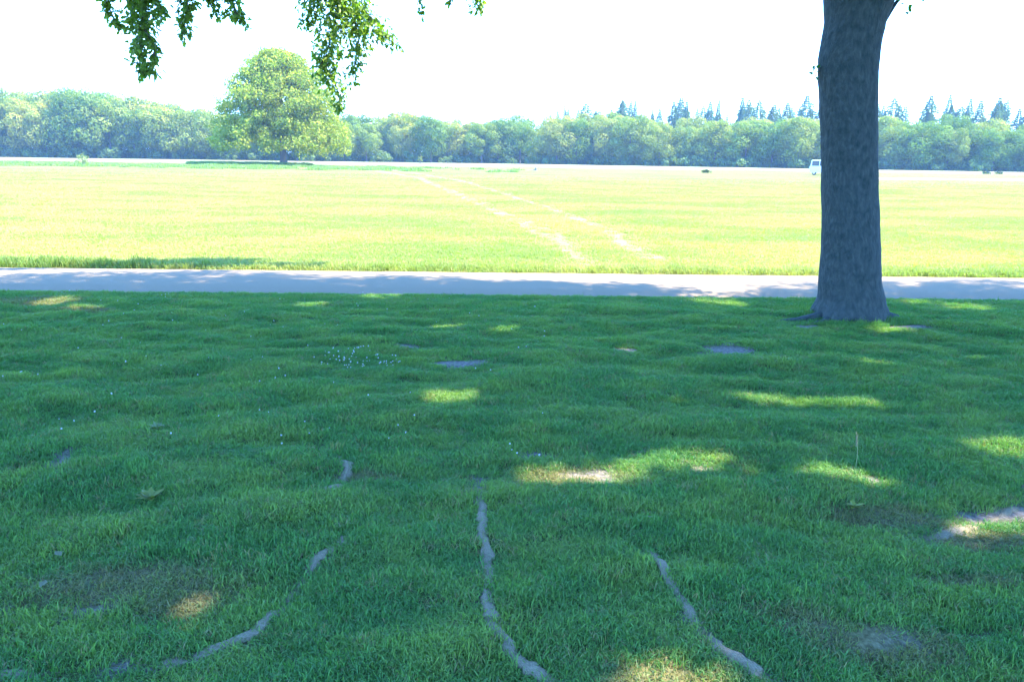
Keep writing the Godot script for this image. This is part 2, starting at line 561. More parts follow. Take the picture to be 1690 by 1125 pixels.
func build_small_plants() -> void:
	var r := RandomNumberGenerator.new()
	r.seed = 71
	# white clover heads
	var f := Faces.new()
	for i in 26:
		var d := rand_dir(r)
		d.y = absf(d.y) * 0.9 + 0.05
		leaf(f, Vector3(0, 4, 0) + d * 0.2, (d + Vector3(0, 0.6, 0)).normalized(), d.cross(Vector3.RIGHT).normalized(), 0.8, 0.42, Color(0.42, 0.44, 0.42))
	f.quad(Vector3(-0.08, -1, 0), Vector3(0.08, -1, 0), Vector3(0.06, 4, 0), Vector3(-0.06, 4, 0), Color(0.08, 0.16, 0.04))
	var b := PackedFloat32Array()
	for i in 330:
		var x: float
		var z: float
		if i < 110:
			var a := r.randf_range(0, TAU)
			var q := sqrt(r.randf())
			x = -1.22 + cos(a) * q * 0.36
			z = -5.82 + sin(a) * q * 0.34
			if noise_fine.get_noise_2d(x * 1.2, z * 1.2) < -0.12: continue
		else:
			z = -r.randf_range(3.8, 8.7)
			x = z * r.randf_range(-0.05, 0.72)
			if noise_mid.get_noise_2d(x, z) < 0.05: continue
		var s := r.randf_range(0.005, 0.009)
		push(b, Basis(Vector3(r.randf_range(-1, 1), 0, r.randf_range(-1, 1)).normalized(), 0.3).scaled(Vector3(s, s * r.randf_range(1.2, 1.7), s)), Vector3(x, height(x, z), z), Color.WHITE)
	tag(scatter("clover_flowers", f.mesh(), M.petal, b, self), "tiny white clover heads sprinkled through the lawn, thickest left of its middle", "clover", "", "stuff")
	# a seed stalk standing over the sunlit tuft
	var at := Vector3(1.83, height(1.83, -3.75), -3.75)
	var t := thing("seed_stalk", at, "thin pale seed stalk standing above the sunlit grass on the right", "grass stalk")
	part("stem", tube([Vector3(0, -0.02, 0), Vector3(0.004, 0.08, 0), Vector3(-0.004, 0.15, 0), Vector3(-0.012, 0.2, 0)], [0.0018, 0.0015, 0.0012, 0.0008], 6), plain("straw", lin(0.16, 0.18, 0.08), 0.7), t)
	f = Faces.new()
	for i in 34:
		var u := r.randf()
		var a := r.randf_range(0, TAU)
		leaf(f, Vector3(-0.006 - 0.008 * u, 0.135 + 0.07 * u, 0), (Vector3(cos(a) * 0.5, 1, sin(a) * 0.5)).normalized(), Vector3(sin(a), 0, -cos(a)), 0.016, 0.005, Color(0.16, 0.15, 0.09))
	part("seed_head", f.mesh(), M.petal, t)
	# low leafy weeds and fallen leaves that stand out in the lawn
	for w in [[-1.68, -3.26, 0.085, "pale yellowish leafy weed low in the lawn on the left", Color(0.17, 0.2, 0.05)], [-2.07, -4.18, 0.06, "small pale-leaved weed behind the yellowish one, left side of the lawn", Color(0.15, 0.2, 0.07)], [1.62, -3.28, 0.05, "tiny yellow-green weed in the lawn between the sunlit patches and the right roots", Color(0.2, 0.23, 0.05)]]:
		var p := Vector3(w[0], height(w[0], w[1]) + 0.02, w[1])
		t = thing("leafy_weed", p, w[3], "weed", "weeds in the lawn")
		f = Faces.new()
		for i in 13:
			var a := TAU * i / 13.0 + r.randf_range(-0.2, 0.2)
			leaf(f, Vector3(0, 0.01, 0), Vector3(cos(a), r.randf_range(0.15, 0.7), sin(a)).normalized(), Vector3.UP, w[2] * r.randf_range(0.6, 1.1), w[2] * 0.42, w[4] * r.randf_range(0.8, 1.2))
		part("leaves", f.mesh(), M.leaf, t)
		part("stem", tube([Vector3(0, -0.03, 0), Vector3(0, 0.015, 0)], [0.003, 0.002], 6), M.twig, t)
	for w in [[-1.78, -2.72, "pale fallen leaf lying on the lawn near its left edge"], [0.62, -3.05, "pale fallen leaf lying on the lawn above the right-hand root"], [-1.72, -2.52, "small curled fallen leaf in the thin straw-coloured grass at lower left"]]:
		f = Faces.new()
		leaf(f, Vector3.ZERO, Vector3(r.randf_range(-1, 1), 0.12, r.randf_range(-1, 1)).normalized(), Vector3.UP, 0.055, 0.03, Color(0.11, 0.11, 0.06))
		var o := part("fallen_leaf", f.mesh(), M.petal, self)
		o.position = Vector3(w[0], height(w[0], w[1]) + 0.055, w[1])
		tag(o, w[2], "leaf", "fallen leaves on the lawn")

# ---------------------------------------------------------------- near trees
var light_gaps := [ # places on the lawn (x, z) that the sun reaches through gaps in the crown, and the half-width of each gap
	[-0.54, -7.14, 0.2], [-0.36, -7.12, 0.15], [0.27, -7.5, 0.2], [0.45, -7.48, 0.12], [-0.1, -6.95, 0.12], [-0.43, -4.91, 0.14], [-0.28, -4.93, 0.10], [1.68, -5.0, 0.13], [1.86, -4.98, 0.13], [2.28, -4.91, 0.12], [2.44, -4.88, 0.10],
	[2.70, -4.08, 0.12], [2.88, -4.06, 0.15], [0.14, -3.67, 0.10], [0.28, -3.65, 0.12], [0.48, -3.62, 0.12], [0.86, -3.87, 0.14], [1.02, -3.83, 0.14], [1.64, -3.66, 0.13], [1.77, -3.62, 0.13],
	[2.10, -3.15, 0.07], [2.28, -3.19, 0.10], [2.45, -3.25, 0.10], [0.45, -2.03, 0.11], [0.62, -2.02, 0.09], [3.66, -7.2, 0.17], [5.2, -8.5, 0.2], [-1.53, -8.68, 0.18], [2.41, -8.6, 0.18],
	[0.97, -6.33, 0.12], [-5.0, -8.1, 0.16], [-4.5, -7.7, 0.10], [-1.15, -2.45, 0.04], [0.7, -8.0, 0.1], [1.1, -4.9, 0.06], [-2.2, -8.1, 0.12], [-3.4, -7.5, 0.12], [4.7, -8.8, 0.12], [1.5, -7.9, 0.08], [2.9, -5.9, 0.08], [3.9, -6.2, 0.08],
]

func sprig_mesh(seed_n: int) -> ArrayMesh:
	var r := RandomNumberGenerator.new()
	r.seed = seed_n
	var f := Faces.new()
	for i in 15:
		var a := r.randf_range(0, TAU)
		var d := sqrt(r.randf()) * 0.13
		var p := Vector3(cos(a) * d, r.randf_range(-0.07, 0.07), sin(a) * d)
		var dir := (Vector3(cos(a), -0.25, sin(a)) + rand_dir(r) * 0.7).normalized()
		leaf(f, p, dir, (Vector3.UP + rand_dir(r) * 0.6).normalized(), r.randf_range(0.075, 0.115), r.randf_range(0.05, 0.07), Color(1, 1, 1) * r.randf_range(0.75, 1.25))
	for i in 4:
		var a := TAU * i / 4.0 + 0.4
		var e := Vector3(cos(a), 0, sin(a)) * 0.14
		var s := Vector3(-sin(a), 0, cos(a)) * 0.004
		f.quad(-s, s, e + s * 0.4, e - s * 0.4, Color(0.9, 0.5, 0.9))
	return f.mesh()

func crown_sprigs(center: Vector3, half: Vector3, count: int, seed_n: int, base: Vector3) -> PackedFloat32Array:
	# leafy sprigs through a dome, denser toward its surface, with the gaps that let the sun through to the lawn
	var r := RandomNumberGenerator.new()
	r.seed = seed_n
	var sun := SUN_TO.normalized()
	var b := PackedFloat32Array()
	var made := 0
	var tries := 0
	while made < count and tries < count * 3:
		tries += 1
		var d := rand_dir(r)
		var q := pow(r.randf(), 0.42)
		var lump := 1.0 + 0.22 * noise_mid.get_noise_3d(d.x * 1.1 + seed_n, d.y * 1.1, d.z * 1.1)
		var p := center + d * half * q * lump
		if p.y < 4.1 + noise_mid.get_noise_2d(p.x * 0.3, p.z * 0.3) * 0.4: continue
		var blocked := false
		for g in light_gaps:
			var o := p - Vector3(g[0], 0.0, g[1])
			if (o - sun * o.dot(sun)).length_squared() < pow(g[2] + 0.14, 2.0):
				blocked = true
				break
		if blocked: continue
		made += 1
		var s := r.randf_range(0.8, 1.25)
		push(b, Basis(rand_dir(r), r.randf_range(0, 0.6)) * Basis(Vector3.UP, r.randf_range(0, TAU)) * Basis.from_scale(Vector3(s, s, s)), p - base, Color(0.06, 0.15, 0.025).lerp(Color(0.10, 0.19, 0.03), r.randf()))
	return b

func limbs(t: Node3D, fork: Vector3, center: Vector3, half: Vector3, seed_n: int, r0: float) -> void:
	var r := RandomNumberGenerator.new()
	r.seed = seed_n
	for i in 7:
		var a := TAU * i / 7.0 + r.randf_range(-0.3, 0.3)
		var tip := center + Vector3(cos(a) * half.x * 0.75, r.randf_range(-0.2, 0.45) * half.y, sin(a) * half.z * 0.75)
		var mid := fork.lerp(tip, 0.45) + Vector3(0, 0.7, 0)
		part("limb", tube([fork - Vector3(0, 0.25, 0), fork.lerp(mid, 0.5) + Vector3(0, 0.25, 0), mid, mid.lerp(tip, 0.5) + Vector3(0, 0.2, 0), tip], [r0 * 0.55, r0 * 0.42, r0 * 0.3, r0 * 0.17, 0.02], 10, 0.15, i * 2.0), M.bark, t)

func roadside_tree() -> void:
	var foot := Vector3(3.56, 0.0, -7.86)
	var t := thing("roadside_tree", foot, "large tree with a smooth grey trunk standing beside the path on the right", "tree", "trees along the path")
	# trunk: height, centre, radius as measured, leaning slightly left
	var prof := [[-0.25, 0.03, 0.44], [0.0, 0.03, 0.385], [0.08, 0.02, 0.36], [0.2, 0.01, 0.33], [0.4, -0.03, 0.305], [0.7, -0.06, 0.288], [1.0, -0.10, 0.276], [1.4, -0.155, 0.268], [1.8, -0.205, 0.268], [2.2, -0.26, 0.272], [2.45, -0.295, 0.280], [2.6, -0.305, 0.283], [2.75, -0.30, 0.275], [2.92, -0.285, 0.278], [3.15, -0.265, 0.325], [3.4, -0.27, 0.35], [3.9, -0.33, 0.31], [4.4, -0.40, 0.27], [5.2, -0.5, 0.22], [6.5, -0.6, 0.15], [8.0, -0.7, 0.08]]
	var sides := 72
	var v := PackedVector3Array()
	var uv := PackedVector2Array()
	var idx := PackedInt32Array()
	var rows := 130
	for j in rows + 1:
		var h := -0.25 + 8.25 * pow(float(j) / rows, 1.35)
		var k := 0
		while k < prof.size() - 2 and prof[k + 1][0] < h: k += 1
		var w: float = smoothstep(0.0, 1.0, clampf((h - prof[k][0]) / (prof[k + 1][0] - prof[k][0]), 0.0, 1.0)) * 0.4 + 0.6 * clampf((h - prof[k][0]) / (prof[k + 1][0] - prof[k][0]), 0.0, 1.0)
		var cx: float = lerpf(prof[k][1], prof[k + 1][1], w)
		var rad: float = lerpf(prof[k][2], prof[k + 1][2], w)
		for s in sides + 1:
			var a := TAU * s / sides
			var flare := maxf(0.0, 1.0 - h / 0.35)
			var lobes := 1.0 + flare * flare * (0.20 * pow(maxf(0.0, cos(2.5 * a + 0.5)), 2.0) + 0.16 * pow(maxf(0.0, cos(3.0 * a + 1.9)), 4.0))
			var rough := 1.0 + 0.035 * noise_mid.get_noise_3d(cos(a) * 1.3, h * 0.7, sin(a) * 1.3) + 0.022 * noise_fine.get_noise_3d(cos(a) * 1.6, h * 1.2, sin(a) * 1.6)
			v.append(Vector3(cx + cos(a) * rad * lobes * rough, h, sin(a) * rad * lobes * rough))
			uv.append(Vector2(float(s) / sides * 4.0 / 1.3, -h))
	for j in rows:
		for s in sides:
			var a := j * (sides + 1) + s
			var b := a + sides + 1
			idx.append_array(PackedInt32Array([a, a + 1, b, a + 1, b + 1, b]))
	# the tube above winds the other way round than this one
	for i in range(0, idx.size(), 3):
		var q := idx[i + 1]
		idx[i + 1] = idx[i + 2]
		idx[i + 2] = q
	part("trunk", smooth_mesh(v, idx, uv), M.bark, t)
	# surface roots at its foot
	for rt in [[[-0.3, 0.05], [-0.5, 0.16], [-0.72, 0.22], [-0.9, 0.24]], [[0.3, 0.1], [0.42, 0.16], [0.55, 0.18]], [[-0.25, 0.2], [-0.4, 0.3], [-0.55, 0.36]]]:
		var points := []
		var radii := []
		var curve := Curve3D.new()
		for p in rt: curve.add_point(Vector3(p[0], 0, p[1]))
		for i in 17:
			var q := curve.sample_baked(curve.get_baked_length() * i / 16.0)
			var rad := lerpf(0.06, 0.02, i / 16.0)
			points.append(Vector3(q.x, height(foot.x + q.x, foot.z + q.z) + lerpf(0.03, -0.015, i / 16.0), q.z))
			radii.append(rad)
		part("root", tube(points, radii, 12, 0.4, rt[0][0]), M.bark, t)
	var center := Vector3(-0.1, 8.6, 2.75)
	var half := Vector3(7.0, 4.6, 5.0)
	limbs(t, Vector3(-0.36, 4.0, 0), center, half, 5, 0.36)
	var crown := scatter("crown", sprig_mesh(400), M.leaf, crown_sprigs(center + foot, half, 34000, 41, foot), t)
	crown.set_meta("kind", "stuff")
	# the low side branch with leaves at the right, and a sprig on the trunk's left side
	part("branch", tube([Vector3(-0.05, 2.86, 0.02), Vector3(0.04, 3.02, 0.02), Vector3(0.10, 3.12, 0.02), Vector3(0.2, 3.3, 0.02), Vector3(0.5, 3.8, 0.05)], [0.03, 0.02, 0.016, 0.015, 0.012], 8, 0.1), M.bark, t)
	var f := Faces.new()
	var r := RandomNumberGenerator.new()
	r.seed = 52
	for i in 26:
		var p := Vector3(r.randf_range(0.02, 0.34), r.randf_range(3.03, 3.25), r.randf_range(-0.1, 0.12))
		if p.x > 0.12 and p.x < 0.18: continue
		lobed_leaf(f, p, rand_dir(r), Vector3.UP, r.randf_range(0.05, 0.08), 0.045, Color(0.07, 0.16, 0.03) * r.randf_range(0.8, 1.25))
	part("leaves", f.mesh(), M.leaf, t)
	f = Faces.new()
	for i in 22:
		var p := Vector3(-0.62 + r.randf_range(-0.045, 0.045), 2.47 + r.randf_range(-0.06, 0.06), r.randf_range(-0.05, 0.05))
		lobed_leaf(f, p, rand_dir(r), Vector3.UP, r.randf_range(0.04, 0.065), 0.035, Color(0.06, 0.15, 0.03) * r.randf_range(0.8, 1.25))
	var sp := part("sprig", f.mesh(), M.leaf, t)
	sp.set_meta("kind", "stuff")
	part("twig", tube([Vector3(-0.5, 2.42, 0), Vector3(-0.62, 2.47, 0)], [0.005, 0.003], 6), M.twig, sp)

func hanging_branch(t: Node3D, base: Vector3, stems: Array, seed_n: int, per_metre: float) -> void:
	# stems: polylines of [x, y, z, spread]; leaves grow around them on short twigs
	var r := RandomNumberGenerator.new()
	r.seed = seed_n
	var f := Faces.new()
	var wood: Node3D = null
	for s in stems:
		var points := []
		var radii := []
		for i in s.size():
			points.append(Vector3(s[i][0], s[i][1], s[i][2]) - base)
			radii.append(lerpf(0.014, 0.004, float(i) / (s.size() - 1)))
		var w := part("branch" if wood == null else "twig", tube(points, radii, 7), M.twig, t if wood == null else wood)
		if wood == null: wood = w
		for i in s.size() - 1:
			var a: Vector3 = points[i]
			var b: Vector3 = points[i + 1]
			var n := int(a.distance_to(b) * per_metre * (s[i][3] + s[i + 1][3]) / 0.14)
			for k in n:
				var u := r.randf()
				var spread := lerpf(s[i][3], s[i + 1][3], u)
				var c := a.lerp(b, u)
				var away := rand_dir(r)
				away.y = away.y * 0.6 - 0.3
				var tip := c + away * spread * pow(r.randf(), 0.7)
				var side := away.cross(Vector3(0.3, 0.5, 0.8)).normalized() * 0.002
				if k % 3 == 0: f.quad(c - side, c + side, tip + side * 0.5, tip - side * 0.5, Color(0.09, 0.075, 0.05))
				for m in 2:
					var dir := (away * 0.6 + rand_dir(r) * 0.8 + Vector3(0, -0.3, 0)).normalized()
					lobed_leaf(f, tip + rand_dir(r) * 0.02, dir, (Vector3.UP + rand_dir(r) * 0.7).normalized(), r.randf_range(0.05, 0.085), r.randf_range(0.038, 0.055), Color(0.11, 0.22, 0.035).lerp(Color(0.20, 0.29, 0.045), r.randf()) * r.randf_range(0.85, 1.15))
	var fo := part("foliage", f.mesh(), M.leaf, wood)
	fo.set_meta("kind", "stuff")

func overhanging_tree() -> void:
	var foot := Vector3(-7.6, 0.0, -7.3)
	var t := thing("overhanging_tree", foot, "tree whose leafy branches hang into the top left of the view", "tree", "trees along the path")
	part("trunk", tube([Vector3(0, -0.2, 0), Vector3(0, 0.15, 0), Vector3(0.02, 0.6, 0), Vector3(0.05, 2, 0), Vector3(0.05, 4, 0), Vector3(0.0, 6, 0), Vector3(0, 8, 0)], [0.5, 0.4, 0.32, 0.29, 0.28, 0.18, 0.08], 28, 0.08), M.bark, t)
	var center := Vector3(0.3, 8.6, 3.2)
	var half := Vector3(6.6, 4.6, 5.0)
	limbs(t, Vector3(0.05, 4.2, 0), center, half, 6, 0.34)
	scatter("crown", sprig_mesh(401), M.leaf, crown_sprigs(center + foot, half, 29000, 43, foot), t).set_meta("kind", "stuff")
	# the hanging branches that the view shows
	hanging_branch(t, foot, [
		[[-4.6, 4.6, -8.4, 0.2], [-4.2, 3.6, -8.7, 0.30], [-4.02, 3.2, -8.8, 0.26], [-4.08, 2.95, -8.8, 0.16], [-4.12, 2.72, -8.8, 0.13], [-4.11, 2.45, -8.8, 0.10]],
		[[-4.35, 3.6, -8.7, 0.08], [-4.45, 3.2, -8.8, 0.06], [-4.36, 2.98, -8.8, 0.07], [-4.25, 2.92, -8.8, 0.06]],
		[[-4.05, 3.5, -8.7, 0.09], [-3.88, 3.22, -8.8, 0.08], [-3.84, 3.08, -8.8, 0.05]],
		[[-4.05, 2.9, -8.8, 0.06], [-3.96, 2.75, -8.8, 0.06], [-3.98, 2.55, -8.8, 0.06], [-4.02, 2.42, -8.8, 0.05]],
	], 61, 165.0)
	hanging_branch(t, foot, [
		[[-4.0, 4.6, -8.8, 0.1], [-3.68, 3.6, -9.0, 0.13], [-3.64, 3.22, -9.0, 0.10], [-3.70, 2.98, -9.0, 0.09], [-3.73, 2.86, -9.0, 0.06]],
	], 62, 190.0)
	hanging_branch(t, foot, [
		[[-3.7, 4.6, -9.0, 0.1], [-3.35, 3.6, -9.1, 0.2], [-3.22, 3.27, -9.1, 0.18], [-3.13, 3.12, -9.1, 0.08], [-3.05, 3.0, -9.1, 0.04]],
		[[-3.45, 3.5, -9.1, 0.08], [-3.42, 3.2, -9.1, 0.07], [-3.36, 3.1, -9.1, 0.05]],
	], 63, 150.0)
	hanging_branch(t, foot, [
		[[-4.2, 5.2, -10.0, 0.1], [-3.0, 4.4, -10.8, 0.35], [-2.45, 3.75, -11.2, 0.48], [-2.5, 3.3, -11.1, 0.30], [-2.62, 2.9, -11.0, 0.22], [-2.5, 2.55, -11.0, 0.22], [-2.42, 2.25, -11.0, 0.10]],
		[[-2.7, 4.0, -11.0, 0.2], [-2.78, 3.6, -11.0, 0.2], [-2.85, 3.32, -11.0, 0.12]],
		[[-2.5, 3.9, -11.3, 0.3], [-2.15, 3.6, -11.5, 0.33], [-1.95, 3.35, -11.5, 0.24], [-1.8, 3.2, -11.5, 0.13], [-1.68, 3.12, -11.5, 0.06]],
		[[-2.3, 3.6, -11.3, 0.2], [-2.2, 3.2, -11.3, 0.2], [-2.25, 2.9, -11.2, 0.16], [-2.3, 2.6, -11.2, 0.1]],
		[[-2.6, 2.9, -11.0, 0.1], [-2.72, 2.78, -11.0, 0.12], [-2.62, 2.6, -11.0, 0.1]],
	], 64, 105.0)
	hanging_branch(t, foot, [
		[[-2.2, 4.6, -11.0, 0.05], [-1.6, 4.1, -11.1, 0.1], [-1.32, 3.75, -11.1, 0.07], [-1.29, 3.5, -11.1, 0.04]],
		[[-1.5, 4.1, -11.1, 0.1], [-0.9, 3.85, -11.1, 0.12], [-0.92, 3.66, -11.1, 0.03]],
		[[-1.2, 4.2, -11.1, 0.1], [-0.6, 3.85, -11.1, 0.18], [-0.48, 3.66, -11.1, 0.14], [-0.55, 3.53, -11.1, 0.07]],
	], 65, 90.0)
	part("twig", tube([Vector3(-2.9, 4.4, -10.0) - foot, Vector3(-2.93, 3.6, -10.0) - foot, Vector3(-2.93, 3.25, -10.0) - foot, Vector3(-2.9, 3.05, -10.0) - foot], [0.003, 0.002, 0.0015, 0.001], 5), M.twig, t)

func row_tree(foot: Vector3, seed_n: int, label: String) -> void:
	var t := thing("shade_tree", foot, label, "tree", "trees along the path")
	part("trunk", tube([Vector3(0, -0.2, 0), Vector3(0, 0.15, 0), Vector3(0.02, 0.6, 0), Vector3(0.05, 2, 0), Vector3(0.05, 4, 0), Vector3(0.0, 6, 0), Vector3(0, 8, 0)], [0.5, 0.4, 0.32, 0.29, 0.28, 0.18, 0.08], 24, 0.08), M.bark, t)
	var center := Vector3(0, 8.6, 3.0)
	var half := Vector3(6.8, 4.6, 5.0)
	limbs(t, Vector3(0.05, 4.2, 0), center, half, seed_n, 0.34)
	scatter("crown", sprig_mesh(402), M.leaf, crown_sprigs(center + foot, half, 28000, seed_n, foot), t).set_meta("kind", "stuff")

# ---------------------------------------------------------------- far trees
func lumpy_crown(seed_n: int, lobes: int, leaves: int, size: float, low: float, half: float, tall: float) -> ArrayMesh:
	# a crown of that half-width and height in metres: leaves laid over the skin of overlapping lobes
	var r := RandomNumberGenerator.new()
	r.seed = seed_n
	var f := Faces.new()
	var hubs := []
	for i in lobes:
		var y := lerpf(low + 0.10, 0.88, pow((i + 0.5) / lobes, 0.9))
		var reach: float = sqrt(maxf(0.0, 1.0 - pow((y - 0.42) / 0.62, 2.0)))
		var a := i * 2.4 + r.randf_range(-0.4, 0.4)
		var q := reach * r.randf_range(0.35, 0.80)
		hubs.append([Vector3(cos(a) * q * half, y * tall, sin(a) * q * half), half * r.randf_range(0.28, 0.46) * (1.15 - 0.35 * y), r.randf_range(0.8, 1.2)])
	for i in leaves:
		var h: Array = hubs[i % lobes]
		var d := rand_dir(r)
		var p: Vector3 = h[0] + d * Vector3(1.0, 0.75, 1.0) * h[1] * lerpf(1.06, 0.6, pow(r.randf(), 2.2))
		if p.y < low * tall * r.randf_range(0.6, 1.0): continue
		var tan_dir := rand_dir(r)
		var dir := (tan_dir - d * tan_dir.dot(d) * 0.8 + Vector3(0, -0.2, 0)).normalized()
		var c: Color = Color(1, 1, 1) * float(h[2]) * r.randf_range(0.8, 1.2)
		leaf(f, p, dir, (d + rand_dir(r) * 0.5).normalized(), size * r.randf_range(0.7, 1.4), size * r.randf_range(0.5, 0.9), c)
	return f.mesh()

func tinted(mesh: ArrayMesh, scale_by: Vector3, c: Color) -> ArrayMesh:
	var arr := mesh.surface_get_arrays(0)
	var v: PackedVector3Array = arr[Mesh.ARRAY_VERTEX]
	var col: PackedColorArray = arr[Mesh.ARRAY_COLOR]
	for i in v.size():
		v[i] = v[i] * scale_by
		col[i] = col[i] * c
	var out := []
	out.resize(Mesh.ARRAY_MAX)
	out[Mesh.ARRAY_VERTEX] = v
	out[Mesh.ARRAY_COLOR] = col
	var m := ArrayMesh.new()
	m.add_surface_from_arrays(Mesh.PRIMITIVE_TRIANGLES, out)
	return m

func conifer_mesh(seed_n: int) -> ArrayMesh:
	var r := RandomNumberGenerator.new()
	r.seed = seed_n
	var f := Faces.new()
	for w in 26:
		var u := w / 25.0
		var y := lerpf(0.18, 0.985, u)
		var reach := maxf(0.05, pow(1.0 - u, [0.75, 0.6, 0.9, 0.5, 0.8, 0.65][seed_n % 6])) * r.randf_range(0.55, 1.15)
		var n := 11 - int(u * 5)
		for k in n:
			var a := TAU * k / n + w * 0.7 + r.randf_range(-0.25, 0.25)
			var out := Vector3(cos(a), 0, sin(a))
			var side := Vector3(-sin(a), 0, cos(a))
			var len := reach * r.randf_range(0.7, 1.15)
			for m in 5:
				var q := (m + 0.6) / 5.0
				var p := out * len * q * 0.85 + Vector3(0, y - 0.055 * q * q * (1.2 - u), 0)
				var dir := (out * 0.7 + side * r.randf_range(-0.8, 0.8) + Vector3(0, r.randf_range(-0.10, 0.01), 0)).normalized()
				leaf(f, p, dir, (Vector3.UP * 0.1 + side * r.randf_range(-1, 1) + out * r.randf_range(-1, 1)).normalized(), 0.24 * len + 0.06, 0.030, Color(1, 1, 1) * r.randf_range(0.75, 1.2))
	return f.mesh()

func wood_edge(x: float) -> float:
	# distance of the wood's edge from the camera's plane
	if x < 0.0: return lerpf(212.0, 196.0, clampf(-x / 130.0, 0.0, 1.3))
	return lerpf(212.0, 176.0, clampf(x / 114.0, 0.0, 1.4))

func wood_height(x: float) -> float:
	if x < -70.0: return lerpf(12.0, 16.0, smoothstep(70.0, 125.0, -x))
	if x < 30.0: return 12.0
	return lerpf(12.0, 11.2, smoothstep(30.0, 110.0, x))

func ordinal(n: int) -> String:
	# 0 is the first
	var low := ["", "first", "second", "third", "fourth", "fifth", "sixth", "seventh", "eighth", "ninth", "tenth", "eleventh", "twelfth", "thirteenth", "fourteenth", "fifteenth", "sixteenth", "seventeenth", "eighteenth", "nineteenth"]
	n += 1
	if n < 20: return low[n]
	var tens := n / 10
	if n % 10 == 0: return ["", "", "twentieth", "thirtieth", "fortieth", "fiftieth", "sixtieth", "seventieth", "eightieth", "ninetieth"][tens]
	return ["", "", "twenty", "thirty", "forty", "fifty", "sixty", "seventy", "eighty", "ninety"][tens] + "-" + low[n % 10]

